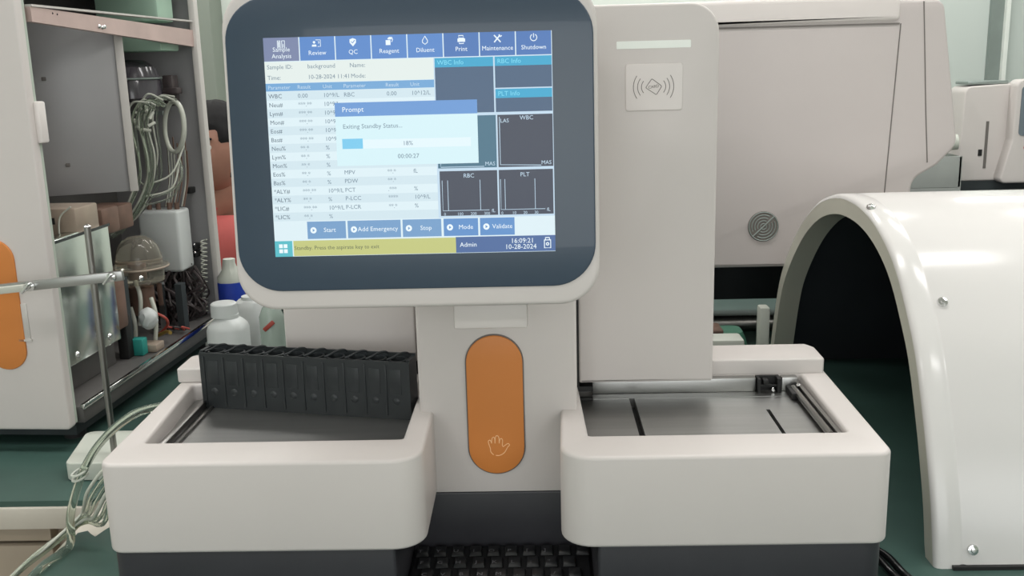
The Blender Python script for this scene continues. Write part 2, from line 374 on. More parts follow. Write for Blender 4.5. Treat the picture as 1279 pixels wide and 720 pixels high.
# ---- monitor
mh = plate('monitor_housing', rnd([(-.155, 0), (.1545, 0), (.1545, .273), (-.155, .273)], [.034, .034, .04, .04], 10), 0, .03, SH, A, plane='XZ', bev=.004, seg=3)
mh.location = (-.1025, .82, .339); mh.rotation_euler = (math.radians(-4.5), 0, 0)
box('rear_shell', -.12, .12, .03, .075, .03, .25, SH, mh, bev=.012, seg=3)
plate('glass_bezel', rnd([(-.1515, .0165), (.151, .0165), (.151, .260), (-.1515, .260)], .036, 12), -.0025, .001, M['glass'], mh, plane='XZ', bev=.0012)
box('support_arm', -.075, -.0105, .838, .985, .314, .345, SH, A, bev=.002)
box('neck', -.1, .012, .9, .985, .36, .56, SH, A, bev=.003)
# display area, laid out in 360 x 272 units, origin top left
DX0, DZ1 = -.2222+.1025, .2270; UX = .2368/360; UZ = .1808/272
def dpt(x, y): return DX0+x*UX, DZ1-y*UZ
def G(n, rgb): return glow('screen_'+n, rgb)
g_white = G('white', (216, 234, 240)); g_row = G('row_tint', (204, 224, 232)); g_info = G('info', (222, 232, 228)); g_blue = G('toolbar_blue', (76, 128, 196))
g_blue2 = G('toolbar_selected', (112, 124, 160)); g_blue_r = G('toolbar_right', (62, 110, 176)); g_hdr = G('header_blue', (104, 160, 208)); g_line = G('line', (190, 214, 232)); g_cyan = G('cyan', (36, 160, 200))
g_dark = G('dark_panel', (58, 86, 116)); g_dark2 = G('dark_panel_low', (46, 54, 72)); g_teal = G('teal_panel', (56, 104, 126)); g_prog = G('progress', (112, 196, 232)); g_body = G('prompt_body', (208, 236, 242)); g_track = G('track', (222, 240, 246))
g_btn = G('button', (108, 152, 196)); g_btn2 = G('button_right', (86, 138, 196)); g_yel = G('status_yellow', (190, 194, 118)); g_tealb = G('menu_teal', (74, 182, 194)); g_stat = G('status_blue', (62, 96, 150)); g_txt = G('dark_text', (104, 128, 146)); g_txd = G('darker_text', (70, 92, 110)); g_wt = G('white_text', (232, 244, 250)); g_prompt = G('prompt_bar', (96, 146, 206)); g_dim = G('faint_text', (150, 172, 184))
LY = -.0027
def fl(name, x0, y0, x1, y1, m, lvl, parent=mh):
    a, zb = dpt(x0, y1); b, zt = dpt(x1, y0); y = LY-.00012*lvl
    bm = bmesh.new(); B(bm, a, b, y, LY+.0002, zb, zt); return obj(name, bm, m, parent)
def tx(name, items, m, lvl=6, parent=mh):
    for s, x, y, sz, al in items:
        me = text_me([(s, *dpt(x, y), sz*UX*1.24, al)]); o = finish(name, me, m, parent); o.location = (0, LY-.00012*lvl, 0)
fl('display_panel', 0, 0, 360, 272, g_white, 0)
for i in range(8):
    fl('toolbar_button', i*45+(.6 if i else 0), 0, i*45+44.2, 28.5, g_blue2 if i == 0 else g_blue if i < 5 else g_blue_r, 1)
fl('info_area', 0, 29.5, 212, 55, g_info, 1)
fl('table_header', 0, 55.5, 212, 65, g_hdr, 1)
for i in range(15):
    if i % 2 == 0: fl('table_row', 0, 65.5+i*10.75, 212, 65.5+(i+1)*10.75, g_row, 1)
lab = [('Sample\nAnalysis', 17), ('Review', 22), ('QC', 22), ('Reagent', 22), ('Diluent', 22), ('Print', 22), ('Maintenance', 22), ('Shutdown', 22)]
for i, (s, y) in enumerate(lab):
    tx('toolbar_lettering', [(p, i*45+22.4, y+k*8, 6.2, 'CENTER') for k, p in enumerate(s.split('\n'))], g_wt)
def ic(name, polys, lines, lvl=6, r=.45, m=None):
    bm = bmesh.new()
    y = LY-.00012*lvl
    for p in polys:
        vs = []
        for x, yy in p: a, z = dpt(x, yy); vs.append(bm.verts.new((a, y, z)))
        bm.faces.new(vs)
    for p in lines:
        T(bm, [(dpt(x, yy)[0], y, dpt(x, yy)[1]) for x, yy in p], r*UX, 5)
    return obj(name, bm, m or g_wt, mh)
def circ(x, y, r, a0=0, a1=360, n=20): return [(x+r*math.cos(math.radians(a0+(a1-a0)*k/n)), y+r*math.sin(math.radians(a0+(a1-a0)*k/n))) for k in range(n+(0 if a1-a0 == 360 else 1))]
def close(p): return p+[p[0], p[1]]
ic('sample_icon', [[(19, 5), (20.5, 5), (20.5, 12), (19, 12)]], [close([(18, 4), (21.5, 4), (21.5, 13), (18, 13)]), close([(23.5, 4), (27, 4), (27, 13), (23.5, 13)]), [(25.2, 8), (25.2, 12)]])
ic('review_icon', [circ(64, 6.8, 1.6, n=12), [(61, 12), (61.5, 9.6), (66.5, 9.6), (67, 12)]], [[(66, 4), (72, 4), (72, 12), (68.5, 12)], [(69, 6), (70.5, 6.5), (69.5, 8.5)]])
ic('shield_icon', [[(108.5, 4.5), (112.5, 3), (116.5, 4.5), (116.5, 8.5), (112.5, 13), (108.5, 8.5)]], [], 6)
ic('shield_tick', [], [[(110.3, 7), (112, 9), (115, 5.6)]], 7, .5, g_blue)
ic('reagent_icon', [[(153.5, 6.5), (159.5, 6.5), (159.5, 12.5), (153.5, 12.5)], circ(159, 5.8, 2.6, 180, 360)[:], ], [[(156, 5), (158, 3.2), (161.5, 3.2), (162.5, 6), (161, 9)]])
ic('drop_icon', [], [close([(202.5, 3), (205.6, 8), (205.6, 10.5), (202.5, 12.8), (199.4, 10.5), (199.4, 8)])], r=.55)
ic('printer_icon', [[(243, 7), (252.5, 7), (252.5, 11), (243, 11)]], [close([(244.5, 3.5), (250, 3.5), (251, 6.5), (244.5, 6.5)]), close([(245, 10), (250.5, 10), (250.5, 13), (245, 13)])], r=.6)
ic('tools_icon', [], [[(288.5, 4), (296.5, 12.5)], [(296, 4), (288.5, 12.5)], [(294.5, 3.5), (296.5, 6), (298, 4.5)]], r=.85)
ic('power_icon', [], [circ(337.5, 8, 4, -60, 240), [(337.5, 3), (337.5, 8)]], r=.55)
tx('info_lettering', [('Sample ID:', 3, 38, 6, 'LEFT'), ('background', 54, 38, 6, 'LEFT'), ('Name:', 107, 38, 6, 'LEFT'), ('Time:', 3, 51, 6, 'LEFT'), ('10-28-2024 11:41', 54, 51, 6, 'LEFT'), ('Mode:', 108, 51, 6, 'LEFT')], g_txt)
tx('header_lettering', [('Parameter', 3, 62.7, 5.4, 'LEFT'), ('Result', 40, 62.7, 5.4, 'LEFT'), ('Unit', 72, 62.7, 5.4, 'LEFT'), ('Parameter', 98, 62.7, 5.4, 'LEFT'), ('Result', 151, 62.7, 5.4, 'LEFT'), ('Unit', 182, 62.7, 5.4, 'LEFT')], g_line)
names = ['WBC', 'Neu#', 'Lym#', 'Mon#', 'Eos#', 'Bas#', 'Neu%', 'Lym%', 'Mon%', 'Eos%', 'Bas%', '*ALY#', '*ALY%', '*LIC#', '*LIC%']
for i, s in enumerate(names):
    y = 73.6+i*10.75; it = [(s, 3, y, 6.0, 'LEFT')]; ft = []
    h = s.endswith('#') or i == 0
    ft.append(('0.00' if i == 0 else '***.**' if h else '**.*', 40, y, 6, 'LEFT')); ft.append(('10^9/L' if h else '%', 72, y, 6, 'LEFT'))
    tx('row_name', it, g_txd); tx('row_value', ft, g_txt)
tx('row_value', [('RBC', 98, 73.6, 6, 'LEFT'), ('0.00', 152, 73.6, 6, 'LEFT'), ('10^12/L', 183, 73.6, 6, 'LEFT')], g_txt)
for s, v, u, y in (('MPV', '**.*', 'fL', 169.5), ('PDW', '**.*', '', 180.3), ('PCT', '.***', '%', 191.5), ('P-LCC', '****', '10^9/L', 202), ('P-LCR', '**.*', '%', 213)):
    tx('row_value', [(s, 94, y, 6, 'LEFT'), (v, 149, y, 6, 'LEFT'), (u, 182, y, 6, 'LEFT')], g_txt)
# graph panels
fl('graph_frame', 212, 29.2, 360, 227, g_line, 1)
fl('graph_panel', 213.5, 41, 286.5, 97, g_dark, 2); fl('graph_title_bar', 213.5, 29.8, 286.5, 41, g_cyan, 3)
fl('graph_panel', 288.5, 41, 359.2, 67.5, g_dark, 2); fl('graph_title_bar', 288.5, 29.8, 359.2, 41, g_cyan, 3)
fl('graph_panel', 288.5, 80, 359.2, 97, g_dark, 2); fl('graph_title_bar', 288.5, 69, 359.2, 80, g_cyan, 3)
fl('graph_panel', 213.5, 100.5, 288, 165, g_teal, 2); fl('graph_panel', 290, 100.5, 359.2, 165, g_dark2, 2)
fl('graph_panel', 215, 168.5, 288, 224.5, g_dark2, 2); fl('graph_panel', 290, 168.5, 358.5, 224.5, g_dark2, 2)
tx('graph_lettering', [('WBC Info', 216.5, 38, 6.5, 'LEFT'), ('RBC Info', 291.5, 38, 6.5, 'LEFT'), ('PLT Info', 291.5, 77.3, 6.5, 'LEFT')], G('cyan_text', (120, 214, 236)), 7)
tx('graph_lettering', [('LAS', 293.5, 110, 5.5, 'LEFT'), ('WBC', 318, 107, 6, 'LEFT'), ('MAS', 344, 162.5, 5.5, 'LEFT'), ('MAS', 273, 162.5, 5.5, 'LEFT'), ('RBC', 252, 177, 6, 'CENTER'), ('PLT', 323, 177, 6, 'CENTER'), ('fL', 280, 221, 5, 'LEFT'), ('fL', 350, 221, 5, 'LEFT')]
   + [(s, 219+k*17, 224, 4.2, 'LEFT') for k, s in enumerate(('0', '100', '200', '300'))] + [(s, 292+k*14, 224, 4.2, 'LEFT') for k, s in enumerate(('0', '10', '20', '30'))], g_line, 7)
ic('graph_axis', [], [[(292.5, 103), (292.5, 162), (344, 163.5)], [(217, 158), (217, 163.5), (272, 163.5)]], 7, .5, g_line)
ic('graph_axis', [], [[(218, 180), (218, 218), (277, 218)], [(225, 180), (225, 218)], [(266, 180), (266, 218)], [(292, 180), (292, 218), (348, 218)], [(297.5, 180), (297.5, 218)], [(335.5, 180), (335.5, 218)]], 7, .4, g_line)
# prompt window
fl('prompt_window', 86, 81, 265, 159, g_body, 8); fl('prompt_title_bar', 86, 81, 265, 98, g_prompt, 9)
fl('progress_track', 93.5, 127, 256, 138, g_track, 9); fl('progress_fill', 93.5, 125.5, 119.5, 138, g_prog, 10)
tx('prompt_lettering', [('Prompt', 95, 92.5, 7.2, 'LEFT')], g_wt, 11)
tx('prompt_lettering', [('Exiting Standby Status...', 95, 113, 6.4, 'LEFT'), ('18%', 170, 135, 6.2, 'LEFT'), ('00:00:27', 163, 151, 6.4, 'LEFT')], g_txt, 11)
# bottom buttons
for x0, x1, s, tx0, m in ((43, 92.5, 'Start', 64, g_btn), (95, 163, 'Add Emergency', 108, g_btn), (165.5, 215, 'Stop', 188, g_btn), (218, 262, 'Mode', 237, g_btn2), (264.5, 308.5, 'Validate', 280, g_btn2)):
    fl('screen_button', x0, 228, x1, 250, m, 2); tx('button_lettering', [(s, tx0, 241.5, 6.5, 'LEFT')], g_wt)
    ic('button_icon', [circ(x0+8, 239, 4, n=18)], [], 6); ic('button_symbol', [[(x0+7, 237), (x0+10, 239), (x0+7, 241)]], [], 7, .4, m)
fl('status_bar', 24, 252, 233, 271.5, g_yel, 2); fl('status_bar', 233, 251.5, 360, 271.5, g_stat, 2); fl('menu_icon', 0, 252, 22.5, 272, g_tealb, 3)
ic('menu_squares', [[(5.5+a, 256+b), (10.3+a, 256+b), (10.3+a, 260.8+b), (5.5+a, 260.8+b)] for a in (0, 6) for b in (0, 6.4)], [], 6)
tx('status_lettering', [('Standby. Press the aspirate key to exit', 25, 263.5, 5.7, 'LEFT')], G('status_text', (84, 94, 70)))
tx('status_lettering', [('Admin', 238, 264, 6.6, 'LEFT')], g_wt)
tx('clock_lettering', [('16:09:21', 333, 260.5, 7, 'RIGHT')], g_wt); tx('date_lettering', [('10-28-2024', 336, 268, 7, 'RIGHT')], g_wt)
ic('lock_icon', [], [close([(346, 257.5), (354, 257.5), (354, 267.5), (346, 267.5)]), [(347.5, 257), (347.5, 254.5), (352.5, 254.5), (352.5, 257)], circ(350, 262.5, 1.6, 0, 359, 10)], r=.7)
# ------------------------------------------------------------------ keyboard
K = thing('keyboard', 'compact black keyboard in the recess between the two trays', 'keyboard', (-.045, .93, .028))
box('keyboard_body', -.092, .092, -.062, .048, 0, .007, M['keyb'], K, bev=.002)
kme = None
def key(x, y, s, w=.0145, kx=0):
    bm = bmesh.new(); r = bmesh.ops.create_cube(bm, size=1)
    for v in r['verts']:
        top = v.co.z > 0; k = .80 if top else 1
        v.co = Vector((v.co.x*w*k if not top else v.co.x*(w-.003), v.co.y*.0175*k + (.0008 if top else 0), .007+(.0045 if top else 0)))
    bmesh.ops.bevel(bm, geom=list(bm.edges), offset=.0007, segments=1, affect='EDGES')
    o = obj('key', bm, M['keycap'], K); o.location = (x, y, 0)
    if s:
        me = text_me([(s, 0, 0, .0085, 'CENTER')])
        for v in me.vertices: v.co = (v.co.x, v.co.z, 0)
        L = finish('key_legend', me, M['legend'], o); L.location = (-.002, -.0065, .01165)
P_ = .0166
for row, (y0, x0, letters) in enumerate(((-.0445, -.0742, ['', '', '', 'X', ' ', '', '']), (-.0165, -.073, 'CVBNM,./  '), (.008, -.0805, 'FGHJKL;"  '), (.0325, -.0865, 'TYUIOP[]  '))):
    if row == 0:
        for x in (-.075, -.058): key(x, y0, '')
        key(-.0, y0, '', w=.095); key(.058, y0, ''); key(.075, y0, ''); continue
    x0 = {1: -.0745, 2: -.0795, 3: -.0835}[row]
    for k, s in enumerate(letters): 
        x = x0+k*P_*1.13
        if x < .086: key(x, y0, s.strip())
# ------------------------------------------------------------------ sample rack in left tray
ang = math.atan2(1.006-1.06, -.138+.383); RK = thing('sample_rack', 'black ten position tube rack standing askew in the left tray', 'rack', (-.383, 1.0615, .168), ang)
Lr, Wr, Hr = .249, .024, .0685
bm = bmesh.new(); B(bm, 0, Lr, 0, .0025, 0, Hr-.004); B(bm, 0, Lr, Wr-.0025, Wr, 0, Hr); B(bm, 0, .004, .0025, Wr-.0025, 0, Hr-.002); B(bm, Lr-.004, Lr, .0025, Wr-.0025, 0, Hr-.002); B(bm, .004, Lr-.004, .0025, Wr-.0025, 0, .006)
for k in range(1, 10): B(bm, .004+k*.0241-.0015, .004+k*.0241+.0015, .0025, Wr-.0025, .006, Hr-.006)
obj('rack_body', bm, M['rack'], RK)
for k in range(10):
    x = .016+k*.0241
    bm = bmesh.new(); n = 20
    lathe(bm, [(.0082, -.012), (.0082, 0), (.0102, 0), (.0102, -.003)], x, Wr/2, Hr-.004, 20); obj('socket_ring', bm, M['rack'], RK)
    bm = bmesh.new(); B(bm, -.007, .007, -.0006, .0006, -.006, .006, .0005)
    # curved spring clip rising over each socket
    bm2 = bmesh.new(); T(bm2, crom([(x-.010, .004, Hr-.003), (x-.004, .007, Hr-.001), (x+.002, .012, Hr+.002), (x+.008, .016, Hr+.0024), (x+.010, .019, Hr)], 4), .0013, 6); obj('spring_clip', bm2, M['rack'], RK)
    bm.free()
    # raised facet and recessed window on the front
    fr = box('front_rib', x-.0118, x-.0098, -.0012, .0005, .004, Hr-.008, M['rack'], RK, bev=.0004)
    bm = bmesh.new(); lathe(bm, [(0, .0012), (.003, .0009), (.0042, 0), (0, 0)], seg=14, mtx=Matrix.Translation((x, 0, .020)) @ Matrix.Rotation(PI/2, 4, 'X')); obj('front_boss', bm, M['rack'], RK)
    bm = bmesh.new(); B(bm, x-.0065, x+.0065, -.0005, .0005, .028, .056, .0004); obj('front_window', bm, M['rack'], RK)

# ------------------------------------------------------------------ arched cover at the right
CV = thing('machine_cover', 'large glossy white arched machine cover standing on its side at right', 'cover', (.418, .98, 0))
outer = [(0, 0), (.015, .058), (.034, .107), (.055, .153), (.089, .216), (.128, .262), (.160, .293), (.195, .3165), (.24, .336), (.289, .3485), (.345, .354), (.41, .351), (.48, .336), (.54, .312), (.60, .277), (.661, .228), (.709, .177), (.735, .13), (.754, .079), (.768, .035), (.775, 0)]
def inset(P, d):
    o = []
    for i, p in enumerate(P):
        a = Vector(P[max(i-1, 0)]); b = Vector(P[min(i+1, len(P)-1)]); t = (b-a).normalized(); n = Vector((t.y, -t.x)); q = Vector(p)+n*d; o.append((q.x, max(q.y, 0)))
    return o
outer = [tuple(v.to_2d()) for v in crom([(*p, 0) for p in outer], 3)]
def arch(bm, P, Q, x0, x1):
    for X0, X1, R, S_ in ((x0, x1, P, P), (x1, x0, Q, Q)):
        a = [bm.verts.new((X0, *p)) for p in R]; b = [bm.verts.new((X1, *p)) for p in R]
        for i in range(len(R)-1): bm.faces.new((a[i], a[i+1], b[i+1], b[i]))
    for X in (x0, x1):
        a = [bm.verts.new((X, *p)) for p in P]; b = [bm.verts.new((X, *p)) for p in Q]
        for i in range(len(P)-1): bm.faces.new((a[i], a[i+1], b[i+1], b[i]))
    bmesh.ops.remove_doubles(bm, verts=bm.verts, dist=1e-5)
q5 = inset(outer, .005)
# shell with softly rolled front edge
bm = bmesh.new(); secs = [(0.0, .006), (.0008, .0035), (.003, .0012), (.007, 0), (.026, 0), (.0285, .0012), (.031, .0012), (.034, -.0002), (.5, -.0002)]
rings = [[bm.verts.new((x, *p)) for p in inset(outer, d)] for x, d in secs]
for Rr, Q in zip(rings, rings[1:]):
    for i in range(len(Rr)-1): bm.faces.new((Rr[i], Rr[i+1], Q[i+1], Q[i]))
obj('shell', bm, M['cover'], CV, ang=50)
bm = bmesh.new(); arch(bm, inset(outer, .0062), inset(outer, .028), 0.0, .004); obj('front_flange', bm, M['rim'], CV)
bm = bmesh.new(); arch(bm, inset(outer, .026), inset(outer, .028), 0.004, .034); obj('inner_lip', bm, M['rim'], CV)
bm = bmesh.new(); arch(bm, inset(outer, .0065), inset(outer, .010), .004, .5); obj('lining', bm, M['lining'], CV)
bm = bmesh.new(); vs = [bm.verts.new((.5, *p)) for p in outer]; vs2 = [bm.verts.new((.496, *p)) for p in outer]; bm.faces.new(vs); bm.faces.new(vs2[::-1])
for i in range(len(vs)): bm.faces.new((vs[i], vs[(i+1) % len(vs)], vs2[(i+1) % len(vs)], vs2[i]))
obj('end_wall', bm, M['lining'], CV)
def shell_pt(f, x):
    i = int(f); p = Vector(outer[i]); a = Vector(outer[i-1]); b = Vector(outer[i+1]); t = (b-a).normalized(); n = Vector((-t.y, t.x)); return Vector((x, p.x, p.y)), Vector((0, n.x, n.y))
def near_i(z, first=True):
    rng = range(1, len(outer)//2); return min(rng, key=lambda i: abs(outer[i][1]-z))
for z, x in ((.2585, .04), (.0265, .04), (.3495, .008)):
    p, n = shell_pt(near_i(z), x)
    bm = bmesh.new(); lathe(bm, [(0, .005), (.0025, .0048), (.003, .0035), (.0055, .003), (.006, 0), (0, 0)], seg=14); Rm = n.to_track_quat('Z', 'Y').to_matrix().to_4x4()
    for v in bm.verts: v.co = Rm @ v.co + p
    obj('screw', bm, M['chrome'], CV)
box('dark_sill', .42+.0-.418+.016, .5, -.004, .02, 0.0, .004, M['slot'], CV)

# ------------------------------------------------------------------ opened analyzer at left
LA = thing('opened_analyzer', 'opened analyzer at left, side cover off, tubing and metal plates showing', 'analyzer', (-.68, 1.35, 0), math.radians(-3.5))
fp = plate('front_panel', rnd([(-.46, .035), (-.006, .035), (-.006, .74), (-.46, .74)], [.01, .006, .006, .01]), 0, .018, M['shell'], LA, plane='XZ', bev=.003)
plate('panel_edge', [(-.014, .04), (-.0062, .04), (-.0062, .735), (-.014, .735)], .016, .022, mat('green_tinted_edge', (176, 186, 174), .5), LA, plane='XZ')
plate('start_button', rnd([(-.1145, .128), (-.0555, .128), (-.0555, .318), (-.1145, .318)], .0294, 10), -.003, .001, M['orange'], LA, plane='XZ', bev=.001)
box('latch_tab', -.008, .002, .012, .03, .449, .506, M['pad'], LA, bev=.003)
bm = bmesh.new(); B(bm, -.062, -.047, -.0015, .001, .172, .225, .0008); B(bm, -.064, -.045, -.003, .001, .17, .173); obj('panel_catch', bm, M['shell_side'], LA)
box('base_plate', -.44, 0, .03, .6, .035, .060, M['indark'], LA, bev=.001)
box('base_rail', -.004, .003, .03, .6, .056, .0635, M['chrome'], LA, bev=.0005)
box('base_skirt', -.4, -.02, .04, .58, .012, .035, M['cab'], LA)
for x in (-.38, -.04):
    for y in (.07, .55):
        bm = bmesh.new(); lathe(bm, [(0, 0), (.016, 0), (.016, .012), (0, .012)], x, y, 0); obj('foot', bm, M['slot'], LA)
plate('rear_panel', [(-.44, .06), (.0, .06), (.0, .72), (-.44, .72)], .594, .602, M['ingrey'], LA, plane='XZ')
box('rear_post', -.008, .004, .582, .602, .06, .72, M['shell_side'], LA, bev=.002)
box('divider_wall', -.2, -.194, .03, .594, .06, .70, M['indark'], LA)
box('roof_plate', -.44, 0, .03, .602, .70, .706, M['ingrey'], LA)
tr = plate('top_rail', [(.03, .612), (.03, .632), (.594, .617), (.594, .586)], -.012, -.002, M['pink'], LA, plane='YZ')
for y, z in ((.085, .6255), (.097, .6245)): screw('hole', (-.0022, y, z), .0016, tr, 'X', M['slot'])
for y, z in ((.215, .612), (.225, .611), (.232, .612)): screw('screw', (-.0012, y, z), .0035, tr, 'X')
box('top_lip', -.012, 0, .03, .594, .632, .635, M['shell_side'], tr)
# hinged inner grey panel with its folded edge
def rot_box(name, p, a, x0, x1, y0, y1, z0, z1, m, parent, bev=0):
    bm = bmesh.new(); B(bm, x0, x1, y0, y1, z0, z1, bev, mtx=Matrix.Translation(p) @ Matrix.Rotation(a, 4, 'Z')); return obj(name, bm, m, parent)
ip = rot_box('inner_panel', (-.017, .32, 0), math.radians(27), -.2, -.012, 0, .006, .345, .625, M['ingrey'], LA, .001)
rot_box('folded_edge', (-.017, .32, 0), math.radians(27), -.0135, 0, -.004, .006, .345, .625, M['shell_side'], ip, .001)
for x, z in ((-.125, .535), (-.105, .395)):
    rot_box('rivet', (-.017, .32, 0), math.radians(27), x-.0035, x+.0035, -.002, 0, z-.003, z+.003, M['seam'], ip, .001)
# beige mechanism under it
me_ = box('pump_bracket', -.13, -.03, .13, .2, .300, .342, M['beigem'], LA, bev=.003)
for x in (-.088, -.072): box('bracket_hole', x, x+.008, .1285, .1305, .318, .328, M['slot'], me_)
tube('bracket_hook', [(-.035, .128, .345), (-.052, .125, .33), (-.056, .124, .305), (-.053, .122, .29)], .0014, M['milky'], LA)
box('motor_block', -.085, -.045, .24, .3, .28, .325, M['brown'], LA, bev=.006); box('motor_cap', -.078, -.062, .232, .24, .305, .32, M['slot'], LA, bev=.002)
box('manifold', -.12, -.06, .3, .38, .275, .318, M['brown'], LA, bev=.004)
# mirror plates
mb = box('mirror_plate', -.052, -.03, .045, .152, .111, .306, M['steel_m'], LA, bev=.001); mb2 = box('mirror_plate', -.052, -.03, .156, .226, .11, .300, M['steel_m'], LA, bev=.001)
box('plate_lip', -.034, -.027, .045, .226, .3, .3045, M['chrome'], LA)
screw('screw', (-.03, .086, .124), .0055, mb, 'X'); screw('screw', (-.03, .189, .124), .0055, mb2, 'X')
box('drip_box', -.1, -.055, .05, .25, .06, .11, M['indark'], LA, bev=.003); box('side_motor', -.1, -.035, .232, .272, .12, .215, M['brown'], LA, bev=.006)
box('grey_post', -.06, -.045, .28, .3, .06, .2, M['cab'], LA)
# jar with domed lid
bm = bmesh.new(); lathe(bm, [(.001, .052), (.014, .050), (.026, .043), (.035, .031), (.040, .015), (.041, 0), (.050, -.002), (.051, -.006), (.042, -.008), (.0415, -.03), (.036, -.034), (.001, -.034)], -.062, .385, .205, 32); jar = obj('domed_jar', bm, M['jarg'], LA)
tube('jar_ring', [(-.062+.0495*math.cos(a), .385+.0495*math.sin(a), .2) for a in [2*PI*k/32 for k in range(32)]], .0022, M['beigem'], jar, sm=0, closed=True)
bm = bmesh.new(); lathe(bm, [(0, 0), (.022, 0), (.022, .05), (0, .05)], -.066, .39, .112); obj('jar_neck', bm, M['brown'], LA)
bm = bmesh.new(); lathe(bm, [(0, 0), (.012, 0), (.012, .028), (0, .028)], -.066, .385, .178); obj('float', bm, M['brown'], jar)
for k, (x, z) in enumerate(((-.06, .15), (-.035, .118), (-.075, .10))): tube('drain_tube', [(x, .36, z+.03), (x+.01, .35, z), (x+.004, .35, z-.05)], .004, M['milky'], LA)
screw('thumb_screw', (-.035, .33, .19), .006, LA, 'X')
# white container
cn = box('white_container', -.112, -.033, .5, .56, .165, .283, M['milkb'], LA, bev=.006, seg=3)
for x in (-.1, -.082, -.06, -.045): tube('container_port', [(x, .53, .28), (x, .53, .296)], .005, M['brown'], cn, sm=0)
# dark wires
for i in range(60):
    x = -.125+.1*random.random(); y = .50+.07*random.random(); z = .155+.02*random.random()
    pts = [(x, y, z)]
    for k in range(4): pts.append((x+random.uniform(-.02, .02), min(.585, y+random.uniform(-.02, .015)), z-.025*(k+1)+random.uniform(-.008, .008)))
    tube('wire', pts, .0018+.0018*random.random(), M['wire'], LA, seg=5, sm=4)
# upper boxes, dark reservoir
box('upper_green_box', -.14, -.022, .48, .55, .630, .695, M['green'], LA, bev=.006)
box('lower_green_box', -.14, -.018, .47, .55, .578, .612, M['green'], LA, bev=.004)
bm = bmesh.new(); lathe(bm, [(0, .04), (.03, .038), (.048, .026), (.056, 0), (.058, -.03), (.05, -.036), (0, -.036)], -.105, .515, .525, 30); obj('dark_reservoir', bm, mat('smoky_plastic', (78, 74, 80), .2, var=.1, coat=.5), LA)
tube('reservoir_band', [(-.105+.0575*math.cos(a), .515+.0575*math.sin(a), .53) for a in [2*PI*k/32 for k in range(32)]], .002, M['alu'], LA, sm=0, closed=True)
bm = bmesh.new(); B(bm, -.05, -.03, .53, .56, .478, .535, .003); B(bm, -.048, -.02, .525, .55, .50, .512, .002); obj('valve', bm, M['wire'], LA)
box('cross_bar', -.14, -.05, .52, .526, .462, .47, M['blue'] if False else M['alu'], LA)
# coiled white tube loop
for d, r in ((0, .0044), (.006, .0022)):
    tube('tube_loop', [(-.0215+.0235*math.cos(a)*(1+d*9)-.1*d+(.004*math.sin(a)), .5+d-.012*math.cos(a), .441+.046*math.sin(a)*(1+d*6)) for a in [2*PI*k/40 for k in range(40)]], r, M['milky'], LA, sm=0, closed=True)
base_path = [(-.008, .42, .488), (-.034, .42, .492), (-.053, .42, .452), (-.049, .42, .388), (-.056, .42, .345), (-.09, .42, .287), (-.124, .40, .258)]
for i in range(16):
    ox, oy, oz = random.gauss(0, .006), random.uniform(-.03, .05), random.gauss(0, .005)
    pts = [(p[0]+ox+random.gauss(0, .003), p[1]+oy, p[2]+oz+random.gauss(0, .004)) for p in base_path]
    tube('tube', pts, .0019, M['clear'] if i % 3 else M['milky'], LA, seg=7, sm=6)
for i in range(4):
    a = random.uniform(-.05, -.02); z = .33+.012*i
    tube('tube', [(-.07, .44, z-.02), (a-.02, .45, z-.03+random.uniform(-.01, .01)), (a+.02, .47, z-.01), (-.01+random.uniform(-.008, .004), .5, z+.04)], .0018, M['milky'] if i % 2 else M['clear'], LA, seg=7, sm=5)
for i in range(12):
    x = -.06+.004*i+random.gauss(0, .004); tube('tube', [(x, .54, .40+random.uniform(-.03, .03)), (x-.005, .545, .34), (x-.012, .53, .288)], .0014, M['brown'] if i % 2 else M['milky'], LA, seg=6, sm=5)
for i in range(8):
    a = 2*PI*i/8; tube('fitting', [(-.045+.014*math.cos(a), .42, .46+.018*math.sin(a)), (-.045+.02*math.cos(a+.5), .43, .46+.024*math.sin(a+.5))], .003, M['milky'], LA, seg=8, sm=0)
# spiral cable wrap on the post, clips
bm = bmesh.new(); T(bm, [(-.018-.012*(k/200)+.006*math.cos(k*.55), .578+.005*math.sin(k*.55), .215-.15*k/200) for k in range(200)], .0015, 5); obj('spiral_wrap', bm, M['milky'], LA)
for z in (.307, .195, .18):
    box('cable_clip', -.042, -.031, .572, .594, z, z+.012, M['slot'], LA, bev=.002); 
for z in (.19, .206): screw('screw', (-.036, .571, z), .003, LA, 'Y')
# small parts on the floor of the machine
box('teal_connector', -.055, -.026, .29, .31, .0605, .090, M['teal'], LA, bev=.002); box('circuit_block', -.05, -.012, .312, .345, .0605, .074, M['beigem'], LA, bev=.002)
box('black_sensor', -.06, -.042, .27, .29, .0605, .135, M['slot'], LA, bev=.002)
bm = bmesh.new(); bmesh.ops.create_icosphere(bm, subdivisions=3, radius=.02)
for v in bm.verts: v.co = v.co*(1+random.uniform(-.12, .08)); v.co = Vector((v.co.x*.8-.03, v.co.y*.8+.33, v.co.z*1.0+.118))
obj('crinkled_wrap', bm, M['milkb'], LA)
tube('red_wire', [(-.055, .4, .064), (-.02, .38, .09), (0-.012, .36, .11), (-.03, .36, .12)], .0025, M['red'], LA); tube('brass_nozzle', [(-.04, .38, .072), (-.018, .37, .082), (-.006, .36, .083)], .0035, M['yellow'], LA)
for k in range(4): tube('red_wire', [(-.08+.02*k, .45, .064), (-.06+.015*k, .43, .075), (-.04+.01*k, .45, .066)], .002, M['red'] if k % 2 else M['wire'], LA)
box('vertical_bar', -.055, -.045, .43, .44, .06, .16, M['chrome'], LA); box('vertical_bar', -.035, -.022, .46, .48, .06, .15, M['cab'], LA)

